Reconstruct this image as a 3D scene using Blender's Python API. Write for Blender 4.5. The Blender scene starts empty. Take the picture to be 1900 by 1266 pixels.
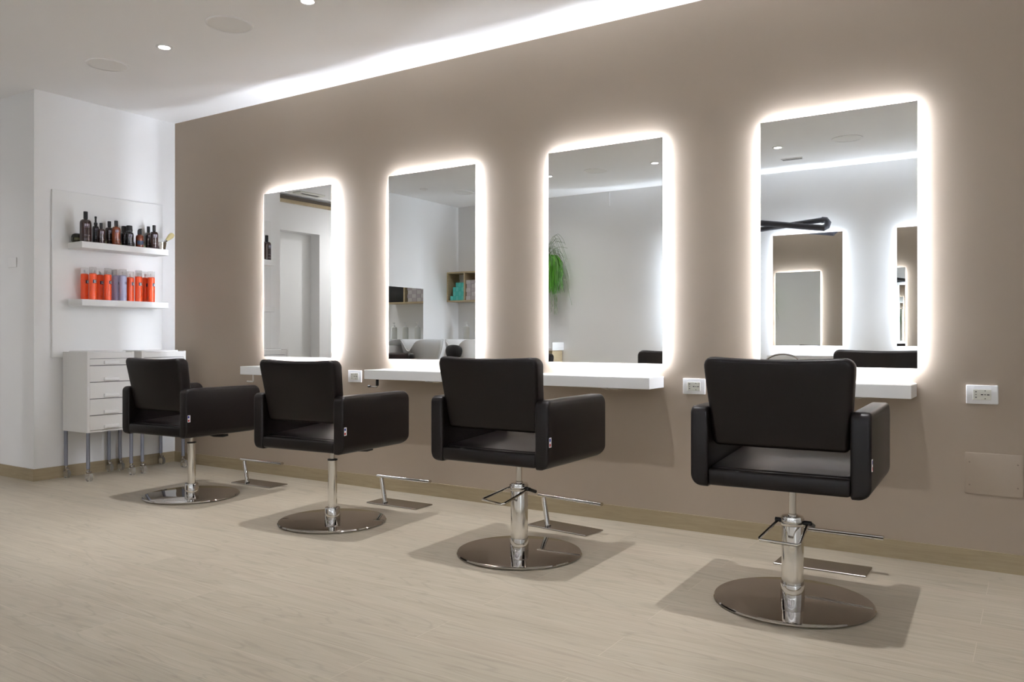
import bpy, bmesh, math, random
from mathutils import Vector, Matrix
S = bpy.context.scene
COL = S.collection
PI = math.pi

# ------------------------------------------------------------------ camera, world, exposure
cd = bpy.data.cameras.new('camera'); cam = bpy.data.objects.new('camera', cd); COL.objects.link(cam)
cam.location = (5.7921, -3.9818, 0.9833)
cam.rotation_euler = (PI/2, 0, 0.5749)
cd.sensor_width = 36.0; cd.lens = 1505.8*36/1900; cd.shift_y = -5.06/1900
cd.clip_start = 0.02
S.camera = cam
w = bpy.data.worlds.new('world'); S.world = w; w.use_nodes = True
w.node_tree.nodes['Background'].inputs[0].default_value = (0.8, 0.9, 1, 1)
w.node_tree.nodes['Background'].inputs[1].default_value = 0.05
S.view_settings.view_transform = 'Standard'; S.view_settings.look = 'None'
S.view_settings.exposure = 1.03; S.view_settings.gamma = 1.0
S.view_settings.use_curve_mapping = False
cy = S.cycles
cy.max_bounces = 16; cy.glossy_bounces = 12; cy.diffuse_bounces = 6; cy.transmission_bounces = 8
cy.use_denoising = True; cy.sample_clamp_indirect = 6.0
LED_POWER = 160.0      # radiance of the side strips behind the mirrors
RIM_POWER = 105.0      # radiance of the extra strip added behind each mirror to widen the wall glow
SPOT_POWER = 31.0      # recessed spotlights

# ------------------------------------------------------------------ materials
def mat(name, color, rough=0.5, metal=0.0, spec=0.5, bump=None, emit=None, coat=0.0, trans=0.0, ior=1.45):
    m = bpy.data.materials.new(name); m.use_nodes = True
    nt = m.node_tree; b = nt.nodes['Principled BSDF']
    b.inputs['Base Color'].default_value = (*color, 1)
    b.inputs['Roughness'].default_value = rough
    b.inputs['Metallic'].default_value = metal
    b.inputs['Specular IOR Level'].default_value = spec
    b.inputs['Coat Weight'].default_value = coat
    b.inputs['Transmission Weight'].default_value = trans
    b.inputs['IOR'].default_value = ior
    if emit:
        b.inputs['Emission Color'].default_value = (*emit[0], 1)
        b.inputs['Emission Strength'].default_value = emit[1]
    if bump:
        tc = nt.nodes.new('ShaderNodeTexCoord'); n = nt.nodes.new('ShaderNodeTexNoise')
        n.inputs['Scale'].default_value = bump[0]; n.inputs['Detail'].default_value = 4
        bp = nt.nodes.new('ShaderNodeBump'); bp.inputs['Strength'].default_value = bump[1]
        bp.inputs['Distance'].default_value = bump[2] if len(bump) > 2 else 0.002
        nt.links.new(tc.outputs['Object'], n.inputs['Vector'])
        nt.links.new(n.outputs['Fac'], bp.inputs['Height'])
        nt.links.new(bp.outputs['Normal'], b.inputs['Normal'])
    return m

def wood_mat(name, c1, c2, planks=None, grain=(1.2, 16, 16), rough=0.45, spec=0.4, blotch=None):
    m = bpy.data.materials.new(name); m.use_nodes = True
    nt = m.node_tree; N = nt.nodes; L = nt.links; b = N['Principled BSDF']
    tc = N.new('ShaderNodeTexCoord')
    mp = N.new('ShaderNodeMapping'); mp.inputs['Scale'].default_value = grain
    vec = tc.outputs['Object']
    if planks:
        br = N.new('ShaderNodeTexBrick'); br.offset = 0.37; br.offset_frequency = 2
        br.inputs['Brick Width'].default_value = planks[0]; br.inputs['Row Height'].default_value = planks[1]
        br.inputs['Scale'].default_value = 1.0; br.inputs['Mortar Size'].default_value = 0.0011
        br.inputs['Mortar Smooth'].default_value = 0.2; br.inputs['Bias'].default_value = 0.0
        br.inputs['Color1'].default_value = (0, 0, 0, 1); br.inputs['Color2'].default_value = (1, 1, 1, 1)
        br.inputs['Mortar'].default_value = (0.5, 0.5, 0.5, 1)
        L.new(vec, br.inputs['Vector'])
        ad = N.new('ShaderNodeVectorMath'); ad.operation = 'MULTIPLY_ADD'
        ad.inputs[1].default_value = (7.3, 3.1, 5.7)
        L.new(br.outputs['Color'], ad.inputs[0]); L.new(vec, ad.inputs[2])
        vec = ad.outputs[0]
    L.new(vec, mp.inputs['Vector'])
    n = N.new('ShaderNodeTexNoise'); n.inputs['Scale'].default_value = 1.6; n.inputs['Detail'].default_value = 9
    n.inputs['Roughness'].default_value = 0.68; n.inputs['Distortion'].default_value = 1.3
    L.new(mp.outputs['Vector'], n.inputs['Vector'])
    r = N.new('ShaderNodeValToRGB'); r.color_ramp.elements[0].position = 0.30; r.color_ramp.elements[1].position = 0.66
    r.color_ramp.elements[0].color = (*c1, 1); r.color_ramp.elements[1].color = (*c2, 1)
    L.new(n.outputs['Fac'], r.inputs['Fac'])
    out = r.outputs['Color']
    if planks:
        # rings of the cathedral grain
        mp2 = N.new('ShaderNodeMapping'); mp2.inputs['Scale'].default_value = (0.55, 5.0, 1)
        L.new(vec, mp2.inputs['Vector'])
        n2 = N.new('ShaderNodeTexNoise'); n2.inputs['Scale'].default_value = 1.5; n2.inputs['Detail'].default_value = 2
        n2.inputs['Distortion'].default_value = 0.6
        L.new(mp2.outputs['Vector'], n2.inputs['Vector'])
        mm = N.new('ShaderNodeMath'); mm.operation = 'MULTIPLY'; mm.inputs[1].default_value = 26
        L.new(n2.outputs['Fac'], mm.inputs[0])
        fr = N.new('ShaderNodeMath'); fr.operation = 'PINGPONG'; fr.inputs[1].default_value = 1.0
        L.new(mm.outputs[0], fr.inputs[0])
        rr = N.new('ShaderNodeMapRange'); rr.inputs['From Min'].default_value = 0.72; rr.inputs['From Max'].default_value = 1.0
        rr.inputs['To Min'].default_value = 1.0; rr.inputs['To Max'].default_value = 0.86
        L.new(fr.outputs[0], rr.inputs['Value'])
        mx = N.new('ShaderNodeMix'); mx.data_type = 'RGBA'; mx.blend_type = 'MULTIPLY'; mx.inputs['Factor'].default_value = 1
        L.new(out, mx.inputs['A']); L.new(rr.outputs['Result'], mx.inputs['B'])
        out = mx.outputs['Result']
        # plank to plank tone
        pr = N.new('ShaderNodeMapRange'); pr.inputs['To Min'].default_value = 0.95; pr.inputs['To Max'].default_value = 1.04
        L.new(br.outputs['Color'], pr.inputs['Value'])
        mx3 = N.new('ShaderNodeMix'); mx3.data_type = 'RGBA'; mx3.blend_type = 'MULTIPLY'; mx3.inputs['Factor'].default_value = 1
        L.new(out, mx3.inputs['A']); L.new(pr.outputs['Result'], mx3.inputs['B'])
        # pale bevel line between planks
        mx4 = N.new('ShaderNodeMix'); mx4.data_type = 'RGBA'; mx4.inputs['B'].default_value = (*[c*1.12 for c in c2], 1)
        L.new(br.outputs['Fac'], mx4.inputs['Factor']); L.new(mx3.outputs['Result'], mx4.inputs['A'])
        out = mx4.outputs['Result']
        if blotch:
            nb = N.new('ShaderNodeTexNoise'); nb.inputs['Scale'].default_value = 1.1; nb.inputs['Detail'].default_value = 3
            mb = N.new('ShaderNodeMapping'); mb.inputs['Scale'].default_value = (0.8, 3.5, 1)
            L.new(vec, mb.inputs['Vector']); L.new(mb.outputs['Vector'], nb.inputs['Vector'])
            rb = N.new('ShaderNodeMapRange'); rb.inputs['From Min'].default_value = 0.5; rb.inputs['From Max'].default_value = 0.75
            rb.inputs['To Min'].default_value = 0; rb.inputs['To Max'].default_value = 0.35
            L.new(nb.outputs['Fac'], rb.inputs['Value'])
            mx5 = N.new('ShaderNodeMix'); mx5.data_type = 'RGBA'; mx5.inputs['B'].default_value = (*blotch, 1)
            L.new(rb.outputs['Result'], mx5.inputs['Factor']); L.new(out, mx5.inputs['A'])
            out = mx5.outputs['Result']
    L.new(out, b.inputs['Base Color'])
    b.inputs['Roughness'].default_value = rough; b.inputs['Specular IOR Level'].default_value = spec
    bp = N.new('ShaderNodeBump'); bp.inputs['Strength'].default_value = 0.12; bp.inputs['Distance'].default_value = 0.0015
    L.new(n.outputs['Fac'], bp.inputs['Height']); L.new(bp.outputs['Normal'], b.inputs['Normal'])
    return m

M = {}
M['tan'] = mat('tan wall paint', (0.375, 0.308, 0.244), 0.62, spec=0.3, bump=(34, 0.16, 0.003))
M['white_wall'] = mat('white wall paint', (0.85, 0.85, 0.85), 0.6, spec=0.3, bump=(40, 0.08, 0.002))
M['ceiling'] = mat('ceiling paint', (0.92, 0.915, 0.915), 0.7, spec=0.2)
M['floor'] = wood_mat('oak laminate', (0.350, 0.302, 0.229), (0.434, 0.386, 0.304), planks=(1.55, 0.192), blotch=(0.395, 0.322, 0.255), rough=0.42, spec=0.35)
M['base'] = wood_mat('baseboard oak', (0.29, 0.23, 0.14), (0.37, 0.30, 0.19), grain=(2, 2, 30), rough=0.5)
M['oak'] = wood_mat('pale oak veneer', (0.42, 0.33, 0.2), (0.52, 0.42, 0.27), grain=(3, 3, 24), rough=0.5)
M['leather'] = mat('dark brown leather', (0.0062, 0.0038, 0.0036), 0.38, spec=0.3, bump=(420, 0.10, 0.0006))
M['leather_brown'] = mat('taupe leather', (0.06, 0.045, 0.04), 0.45, spec=0.4)
M['chrome'] = mat('polished chrome', (0.62, 0.60, 0.58), 0.035, metal=1.0)
M['chrome_dark'] = mat('dark chrome plate', (0.47, 0.44, 0.41), 0.04, metal=1.0)
M['satin'] = mat('satin metal', (0.42, 0.40, 0.38), 0.22, metal=1.0)
M['black'] = mat('black plastic', (0.012, 0.012, 0.013), 0.4)
M['grey_plastic'] = mat('dark grey plastic', (0.035, 0.035, 0.045), 0.42)
M['white'] = mat('white lacquer', (0.80, 0.80, 0.79), 0.38)
M['white_metal'] = mat('white coated metal', (0.74, 0.73, 0.71), 0.42)
M['plastic_white'] = mat('white plastic', (0.82, 0.82, 0.82), 0.35)
M['plastic_cream'] = mat('cream plastic', (0.76, 0.76, 0.69), 0.4)
M['mirror'] = mat('mirror glass', (0.915, 0.925, 0.915), 0.0, metal=1.0)
M['led'] = mat('mirror led strip', (1, 1, 1), 0.5, emit=((0.84, 0.895, 1.0), LED_POWER))
M['led_cool'] = mat('cool mirror led strip', (1, 1, 1), 0.5, emit=((0.80, 0.88, 1.0), LED_POWER*2.0))
M['rim'] = mat('added mirror rim led', (1, 1, 1), 0.5, emit=((0.78, 0.85, 1.0), RIM_POWER))
M['rim_cool'] = mat('cool added mirror rim led', (1, 1, 1), 0.5, emit=((0.80, 0.88, 1.0), RIM_POWER*1.25))
M['lamp'] = mat('lamp lens', (1, 1, 1), 0.4, emit=((1.0, 0.97, 0.92), 14.0))
M['panel_off'] = mat('unlit lamp diffuser', (0.84, 0.83, 0.81), 0.5)
M['steel_leg'] = mat('grey steel tube', (0.27, 0.285, 0.34), 0.35, metal=0.6)
M['clear'] = mat('clear plastic', (0.93, 0.94, 0.95), 0.08, trans=0.92, ior=1.2)
M['cap_clear'] = mat('frosted clear cap', (0.92, 0.93, 0.93), 0.12, trans=0.85, ior=1.12)
M['orange'] = mat('orange can', (0.86, 0.085, 0.012), 0.3, coat=0.3)
M['lavender'] = mat('lavender can', (0.52, 0.54, 0.76), 0.3, coat=0.3)
M['ink'] = mat('dark ink', (0.02, 0.02, 0.05), 0.5)
M['label_white'] = mat('white label', (0.82, 0.82, 0.86), 0.5)
M['glass_brown'] = mat('brown bottle', (0.030, 0.012, 0.010), 0.16, coat=0.4)
M['glass_amber'] = mat('amber bottle', (0.16, 0.035, 0.012), 0.16, coat=0.4)
M['glass_dark'] = mat('near black bottle', (0.010, 0.010, 0.013), 0.18, coat=0.4)
M['label_dim'] = mat('pale printed label', (0.33, 0.31, 0.38), 0.5)
M['label_navy'] = mat('navy label', (0.03, 0.045, 0.085), 0.45)
M['tin_olive'] = mat('dark olive jar', (0.028, 0.028, 0.012), 0.25, coat=0.3)
M['bristle'] = mat('pale bristles', (0.62, 0.53, 0.27), 0.9, bump=(300, 0.6, 0.003))
M['tag_blue'] = mat('tag blue', (0.02, 0.035, 0.30), 0.6)
M['tag_red'] = mat('tag red', (0.42, 0.03, 0.02), 0.6)
M['tag_white'] = mat('tag white', (0.8, 0.8, 0.82), 0.6)
M['ceramic'] = mat('white ceramic', (0.78, 0.78, 0.78), 0.12, coat=0.5)
M['teal'] = mat('teal carton', (0.06, 0.46, 0.40), 0.5)
M['teal_light'] = mat('pale teal carton', (0.12, 0.55, 0.48), 0.5)
M['carton'] = mat('mauve grey carton', (0.42, 0.38, 0.39), 0.55)
M['carton_b'] = mat('grey carton', (0.52, 0.49, 0.48), 0.55)
M['bottle_white'] = mat('pale grey bottle', (0.62, 0.62, 0.58), 0.35)
M['leaf'] = mat('bright green stems', (0.075, 0.26, 0.012), 0.5)
M['leaf_dark'] = mat('thin grey green stems', (0.10, 0.15, 0.06), 0.6)
M['grille'] = mat('dark slot', (0.03, 0.03, 0.03), 0.7)
M['gap_shade'] = mat('shaded gap', (0.10, 0.08, 0.06), 0.6)
M['steel_cup'] = mat('polished steel cup', (0.55, 0.50, 0.45), 0.12, metal=1.0)
M['screw'] = mat('painted screw', (0.24, 0.19, 0.15), 0.5)

# ------------------------------------------------------------------ mesh helpers
def new(): return bmesh.new()
def box(bm, x0, x1, y0, y1, z0, z1, mi=0):
    vs = [bm.verts.new((x, y, z)) for x in (x0, x1) for y in (y0, y1) for z in (z0, z1)]
    fs = [(0,1,3,2), (4,6,7,5), (0,4,5,1), (2,3,7,6), (0,2,6,4), (1,5,7,3)]
    out = []
    for f in fs:
        fc = bm.faces.new([vs[i] for i in f]); fc.material_index = mi; out.append(fc)
    return vs, out
def rbox(bm, x0, x1, y0, y1, z0, z1, r=0.005, seg=2, mi=0):
    t = bmesh.new(); box(t, x0, x1, y0, y1, z0, z1)
    bmesh.ops.bevel(t, geom=t.edges[:], offset=r, segments=seg, affect='EDGES', profile=0.5)
    merge(bm, t, mi)
def merge(bm, t, mi=None, mtx=None):
    mp = {}
    for v in t.verts: mp[v] = bm.verts.new(mtx @ v.co if mtx else v.co)
    for f in t.faces:
        try: nf = bm.faces.new([mp[v] for v in f.verts])
        except ValueError: continue
        nf.material_index = f.material_index if mi is None else mi
    t.free()
def frame_of(d):
    d = d.normalized(); a = Vector((0, 0, 1)) if abs(d.z) < 0.95 else Vector((1, 0, 0))
    u = d.cross(a).normalized(); return u, d.cross(u).normalized()
def tube(bm, pts, r, seg=12, cap=True, mi=0):
    pts = [Vector(p) for p in pts]; rings = []
    for i, p in enumerate(pts):
        d = (pts[min(i+1, len(pts)-1)] - pts[max(i-1, 0)])
        u, v = frame_of(d)
        if rings:      # keep the frame from twisting
            pu = (rings[-1][0].co - pts[i-1]); pu = (pu - d.normalized()*pu.dot(d.normalized()))
            if pu.length > 1e-9: u = pu.normalized(); v = d.normalized().cross(u)
        rr = r[i] if isinstance(r, (list, tuple)) else r
        rings.append([bm.verts.new(p + (u*math.cos(2*PI*k/seg) + v*math.sin(2*PI*k/seg))*rr) for k in range(seg)])
    for a, b in zip(rings, rings[1:]):
        for k in range(seg):
            f = bm.faces.new((a[k], a[(k+1) % seg], b[(k+1) % seg], b[k])); f.material_index = mi
    if cap:
        for rg, rev in ((rings[0], True), (rings[-1], False)):
            f = bm.faces.new(rg[::-1] if rev else rg); f.material_index = mi
def lathe(bm, prof, seg=32, cx=0, cy=0, mi=0):
    """prof: list of (r, z) bottom to top; r = 0 closes."""
    rings = []
    for r, z in prof:
        if r <= 1e-6: rings.append([bm.verts.new((cx, cy, z))])
        else: rings.append([bm.verts.new((cx + r*math.cos(2*PI*k/seg), cy + r*math.sin(2*PI*k/seg), z)) for k in range(seg)])
    for a, b in zip(rings, rings[1:]):
        for k in range(seg):
            k2 = (k+1) % seg
            if len(a) == 1 and len(b) == 1: continue
            if len(a) == 1: f = bm.faces.new((a[0], b[k2], b[k]))
            elif len(b) == 1: f = bm.faces.new((a[k], a[k2], b[0]))
            else: f = bm.faces.new((a[k], a[k2], b[k2], b[k]))
            f.material_index = mi
def rounded_outline(pts, radii, n=6):
    out = []
    L = len(pts)
    for i in range(L):
        p = Vector(pts[i]); a = Vector(pts[i-1]) - p; b = Vector(pts[(i+1) % L]) - p
        r = radii[i] if isinstance(radii, (list, tuple)) else radii
        if r <= 0: out.append(tuple(p)); continue
        a.normalize(); b.normalize()
        ang = a.angle(b); d = r/math.tan(ang/2)
        c = p + (a+b).normalized()*(r/math.sin(ang/2))
        s = p + a*d - c; e = p + b*d - c
        a0 = math.atan2(s.y, s.x); a1 = math.atan2(e.y, e.x)
        dd = (a1 - a0 + PI) % (2*PI) - PI
        for k in range(n+1):
            t = a0 + dd*k/n; out.append((c.x + r*math.cos(t), c.y + r*math.sin(t)))
    return out
def slab(outline, t0, t1, bev, seg=4, axis='y'):
    """outline (u, v) extruded from t0 to t1 along an axis, rims rounded. axis 'y': u=x v=z; 'x': u=y v=z; 'z': u=x v=y"""
    bm = bmesh.new()
    def P(u, v, t): return {'y': (u, t, v), 'x': (t, u, v), 'z': (u, v, t)}[axis]
    A = [bm.verts.new(P(u, v, t0)) for u, v in outline]; B = [bm.verts.new(P(u, v, t1)) for u, v in outline]
    n = len(outline)
    fa = bm.faces.new(A); fb = bm.faces.new(B[::-1])
    for k in range(n): bm.faces.new((A[k], B[k], B[(k+1) % n], A[(k+1) % n]))
    bmesh.ops.recalc_face_normals(bm, faces=bm.faces[:])
    if bev > 0:
        es = list({e for f in (fa, fb) for e in f.edges})
        bmesh.ops.bevel(bm, geom=es, offset=bev, segments=seg, affect='EDGES', profile=0.5)
    return bm
def cuts(bm, axis, vals):
    no = {'x': (1,0,0), 'y': (0,1,0), 'z': (0,0,1)}[axis]
    for v in vals:
        bmesh.ops.bisect_plane(bm, geom=bm.verts[:]+bm.edges[:]+bm.faces[:], plane_co=tuple(c*v for c in no), plane_no=no)
def obj(name, bm, m, parent=None, smooth=True, angle=32, label=None):
    bmesh.ops.recalc_face_normals(bm, faces=bm.faces[:])
    for f in bm.faces: f.smooth = smooth
    if smooth:
        for e in bm.edges:
            e.smooth = not (len(e.link_faces) == 2 and e.calc_face_angle(0) > math.radians(angle))
    me = bpy.data.meshes.new(name); bm.to_mesh(me); bm.free()
    for k in (m if isinstance(m, (list, tuple)) else [m]): me.materials.append(M[k])
    o = bpy.data.objects.new(name, me); COL.objects.link(o)
    if parent: o.parent = parent
    if label: o['label'] = label
    return o
def tag(o, label, cat, group=None):
    o['label'] = label; o['category'] = cat
    if group: o['group'] = group
    return o
def thing(name, label, cat, loc=(0,0,0), rz=0, group=None):
    o = bpy.data.objects.new(name, None); COL.objects.link(o); o.empty_display_size = 0.05
    o.location = loc; o.rotation_euler = (0, 0, rz)
    return tag(o, label, cat, group)
def struct(name, bm, m, parent=None, smooth=False):
    o = obj(name, bm, m, parent, smooth=smooth)
    if not parent: o['kind'] = 'structure'
    return o
def copy_tree(o, parent=None):
    c = o.copy(); COL.objects.link(c)
    if parent: c.parent = parent
    for ch in list(o.children): copy_tree(ch, c)
    return c
def dup(o, loc, rz, label, group=None):
    c = copy_tree(o); c.location = loc; c.rotation_euler = (0, 0, rz); c['label'] = label
    if group: c['group'] = group
    return c
def text_bm(s, size, depth=0.0):
    cu = bpy.data.curves.new('t', 'FONT'); cu.body = s; cu.size = size; cu.align_x = 'CENTER'; cu.align_y = 'CENTER'; cu.resolution_u = 2
    cu.offset = size*0.015
    o = bpy.data.objects.new('t', cu); COL.objects.link(o)
    bpy.context.view_layer.update()
    me = bpy.data.meshes.new_from_object(o.evaluated_get(bpy.context.evaluated_depsgraph_get()))
    bm = bmesh.new(); bm.from_mesh(me)
    bpy.data.objects.remove(o); bpy.data.curves.remove(cu); bpy.data.meshes.remove(me)
    return bm

H = 2.7; YF = -4.65; XR = 8.2; YP = -1.086; XC = -1.82; XP = -0.6
# ------------------------------------------------------------------ room
b = new(); box(b, -2.1, XR+.1, YF-.1, .1, -.1, 0); struct('floor', b, 'floor')
b = new(); box(b, -2.1, XR+.1, YF-.1, .1, H, H+.1); struct('ceiling', b, 'ceiling')
b = new(); box(b, 0, XR+.1, 0, .1, 0, H); struct('wall_back', b, 'tan')
b = new(); box(b, XC, 0, YP, .1, 0, H); struct('wall_left', b, 'white_wall')
b = new(); box(b, XC-.1, XR+.1, YF-.1, YF, 0, H); struct('wall_front', b, 'white_wall')
b = new(); box(b, XR, XR+.1, YF, 0, 0, H); struct('wall_right', b, 'white_wall')
b = new(); box(b, XP-.1, XP, YF, -2.9, 0, H); struct('wall_partition', b, 'white_wall')
# corridor wall with its recessed door
b = new(); DY0, DY1, DZ = -3.206, -2.25, 2.275
box(b, XC-.2, XC, YF, DY0, 0, H); box(b, XC-.2, XC, DY1, YP, 0, H); box(b, XC-.2, XC, DY0, DY1, DZ, H)
struct('wall_corridor', b, 'white_wall')
d = struct('door_1', slab([(DY0, 0), (DY1, 0), (DY1, DZ), (DY0, DZ)], XC-.19, XC-.15, 0, axis='x'), 'white')
b = new(); tube(b, [(XC-.15, -2.35, 1.0), (XC-.09, -2.35, 1.0), (XC-.09, -2.48, 1.0)], .009); obj('door_handle', b, 'chrome', d)
b = new()
box(b, XC, XC+.012, DY0-.062, DY0, 0, DZ+.11); box(b, XC, XC+.012, DY1, DY1+.062, 0, DZ+.11); box(b, XC, XC+.012, DY0, DY1, DZ, DZ+.11)
struct('trim_1', b, 'white_wall')
b = new(); box(b, XC, XC+.05, YF, YP, 2.645, 2.682); box(b, XC, XC+.035, YF, YP, 2.606, 2.645, 1); struct('trim_2', b, ['gap_shade', 'oak'])  # dark box painted as the shade of the gap above the oak rail
b = new(); box(b, XC+.15, XC+.162, YF, YP, 2.688, H); struct('trim_3', b, 'white_wall')
BH = .082
def base(name, *a):
    b = new(); box(b, *a, 0, BH); struct(name, b, 'base')
base('baseboard_back', 0.011, XR, -.011, 0)
base('baseboard_left', 0, .011, YP-.011, 0)
base('baseboard_pillar', XC, 0, YP-.011, YP)
base('baseboard_front', XP, XR-.011, YF, YF+.011)
base('baseboard_right', XR-.011, XR, YF, -.011)
base('baseboard_partition', XP, XP+.011, YF+.011, -2.9)

# ------------------------------------------------------------------ ceiling lights
def downlight(x, y, label, power=1.0, cone=100, group='recessed ceiling spotlights'):
    t = thing('recessed_spotlight', label, 'ceiling light', (x, y, H), 0, group)
    b = new(); lathe(b, [(.047, -.0), (.047, -.004), (.034, -.006), (.030, -.002)], 28); obj('trim_ring', b, 'plastic_white', t)
    b = new(); lathe(b, [(0, -.0035), (.030, -.0035)], 24); obj('lens', b, 'lamp' if power > 0 else 'panel_off', t)
    if power <= 0: return t
    ld = bpy.data.lights.new('lamp', 'SPOT'); ld.energy = SPOT_POWER*power; ld.spot_size = math.radians(cone); ld.spot_blend = 0.8
    ld.shadow_soft_size = 0.014; ld.color = (0.985, 0.98, 1.0)
    lo = bpy.data.objects.new('lamp', ld); COL.objects.link(lo); lo.parent = t; lo.location = (0, 0, -.02)
    return t
SP = 1.2
for x, l in zip((1.476, 2.677, 3.878, 5.08, 6.28, 7.48), (
        'small round ceiling spotlight, lit, above the chair beside the drawer carts',
        'lit ceiling spotlight above the second chair from the left, at the top photo edge',
        'small lit ceiling spotlight above the third chair from the left',
        'small lit ceiling spotlight above the nearest chair at the right',
        'added unseen ceiling spotlight in the near row, first one past the right photo edge',
        'added unseen ceiling spotlight in the near row, last one towards the right wall')):
    downlight(x, -1.085, l, 2.0 if x < 6 else .4, 68)  # the weak lamps past the nearest chair are added for ambient light
for x, l in ((1.45, 'small ceiling spotlight in the far row opposite the first mirror'),
             (2.65, 'small ceiling spotlight reflected at the right edge of the third mirror'),
             (3.83, 'small ceiling spotlight reflected in the rightmost mirror'),
             (6.23, 'added unseen ceiling spotlight in the far row, above and right of the camera'),
             (7.43, 'added unseen ceiling spotlight in the far row, last one towards the right wall'),
             (5.03, 'small ceiling spotlight in the far row opposite the right end of the tan wall')):
    downlight(x, -3.5, l, 0.5 if x < 6 else .3)  # the lamps right of the camera are added to lift the ambient light
downlight(-.13, -3.36, 'small unlit ceiling spotlight over the first wash basin, reflected in the second mirror', 0)
downlight(-1.25, -1.95, 'added unseen ceiling spotlight in the white corridor beyond the corner column', .1, 150)  # unseen lamp added to brighten the corridor
downlight(-1.0, -3.9, 'added unseen ceiling spotlight in the white corridor beside the partition', .95, 165)  # another unseen lamp, added so the door wall gets brighter
downlight(.9, -3.5, 'added unseen ceiling spotlight in the far row over the hanging plant', .5, 165)  # unseen wide lamp added to light the wash area
def panel_light(x, y, label):
    t = thing('round_ceiling_panel', label, 'ceiling panel', (x, y, H), 0, 'unlit round ceiling panels')
    b = new(); lathe(b, [(.125, 0), (.125, -.005), (.121, -.007), (.112, -.005)], 56); obj('rim', b, 'ceiling', t)
    b = new(); lathe(b, [(0, -.0035), (.112, -.0035)], 56); obj('diffuser', b, 'panel_off', t)
for x, y, l in ((.895, -1.089, 'unlit round ceiling panel nearest the white corner column'),
                (2.085, -1.10, 'unlit round ceiling panel between the two visible spotlights'),
                (2.0, -3.52, 'unlit round ceiling panel reflected in the third mirror'),
                (4.42, -3.49, 'unlit round ceiling panel reflected in the rightmost mirror'),
                (.115, -3.79, 'unlit round ceiling panel over the wash basins, reflected in the second mirror')):
    panel_light(x, y, l)
t = thing('ceiling_vent', 'narrow slotted ceiling vent reflected in the rightmost mirror', 'vent', (3.825, -4.04, H))
b = new(); box(b, -.10, .10, -.03, .03, -.008, 0); obj('frame', b, 'plastic_white', t, smooth=False)

for y in (-.014, .014):
    b = new(); box(b, -.09, .09, y-.006, y+.006, -.0095, -.008); obj('slot', b, 'grille', t, smooth=False)
t = thing('ceiling_grille', 'cream ceiling grille with a dark slot above the corridor, reflected in the first mirror', 'vent', (-1.53, -2.79, H))
b = new(); rbox(b, -.07, .07, -.19, .19, -.02, 0, .006); obj('frame', b, 'plastic_cream', t)
b = new(); box(b, .0, .035, -.13, .13, -.022, -.0195); obj('slot', b, 'grille', t, smooth=False)
b = new(); tube(b, [(1.6, -4.644, 2.69), (1.6, -4.644, 2.53)], .004, 8); tag(obj('hanging_cable', b, 'plastic_white'), 'short white cable hanging from the ceiling edge, reflected in the third mirror', 'cable')

# ------------------------------------------------------------------ mirrors
MW, MZ0, MZ1 = .685, .850, 2.026
def mirror(x, y, face, z0, z1, label, led, group):
    """face -1: looks to -y (back wall), +1: looks to +y. Origin at lower middle on the wall."""
    t = thing('backlit_mirror', label, 'mirror', (x, y, z0), 0 if face < 0 else PI, group)
    h = z1-z0; INS = .056
    b = new(); rbox(b, -MW/2, MW/2, -.0315, -.0265, 0, h, .0008, 1); obj('glass', b, 'mirror', t, smooth=False)
    b = new(); box(b, -MW/2+.002, MW/2-.002, -.0265, -.0255, .002, h-.002); obj('bounce_sheet', b, 'white', t, smooth=False)  # white sheet added to bounce the strip light onto the wall
    b = new(); box(b, -MW/2+INS, MW/2-INS, -.0255, 0, INS, h-INS); obj('back_frame', b, 'white_metal', t, smooth=False)
    # the strip sits on the rim of the frame, shining outwards
    b = new(); a = MW/2-INS+.0015; c = a+.0005
    y0, y1 = -.0095, -.0012; zl, zh = INS-.0015, h-INS+.0015; zk, zg = zl-.0005, zh+.0005
    o0, o1 = [(-c, y0, zk), (c, y0, zk), (c, y0, zg), (-c, y0, zg)], [(-a, y1, zl), (a, y1, zl), (a, y1, zh), (-a, y1, zh)]
    for q in [(o0[k], o0[(k+1) % 4], o1[(k+1) % 4], o1[k]) for k in range(4)]:
        b.faces.new([b.verts.new(p) for p in q])
    yr = -.0250; p, q_ = .018, .034          # extra rim strip facing the wall, added to boost the glow
    for (xa, xb, za, zb) in ((-MW/2+p, -MW/2+q_, p, h-p), (MW/2-q_, MW/2-p, p, h-p), (-MW/2+q_, MW/2-q_, p, q_), (-MW/2+q_, MW/2-q_, h-q_, h-p)):
        f = b.faces.new([b.verts.new(v) for v in ((xa, yr, za), (xa, yr, zb), (xb, yr, zb), (xb, yr, za))]); f.material_index = 1
    me = bpy.data.meshes.new('led_strip'); b.to_mesh(me); b.free(); me.materials.append(M[led]); me.materials.append(M[led.replace('led', 'rim')])
    o = bpy.data.objects.new('led_strip', me); COL.objects.link(o); o.parent = t
    return t
MX = [1.0960, 2.2865, 3.4768, 4.6648]
for x, l in zip(MX, ('tall frameless backlit mirror nearest the product shelves, reflecting a door',
                     'tall frameless backlit mirror reflecting wash basins and a box shelf',
                     'tall frameless backlit mirror reflecting a green hanging plant',
                     'tall frameless backlit mirror at right, reflecting other glowing mirrors')):
    mr = mirror(x+MW/2, 0, -1, MZ0, MZ1, l, 'led', 'backlit mirrors on the tan wall')
    if x == MX[0]: mr.rotation_euler.z = -.012; mr.location.y = -.004
OX = [2.30, 3.484, 4.657, 5.85, 7.04]  # mirrors behind and right of the camera are added for their light
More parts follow.
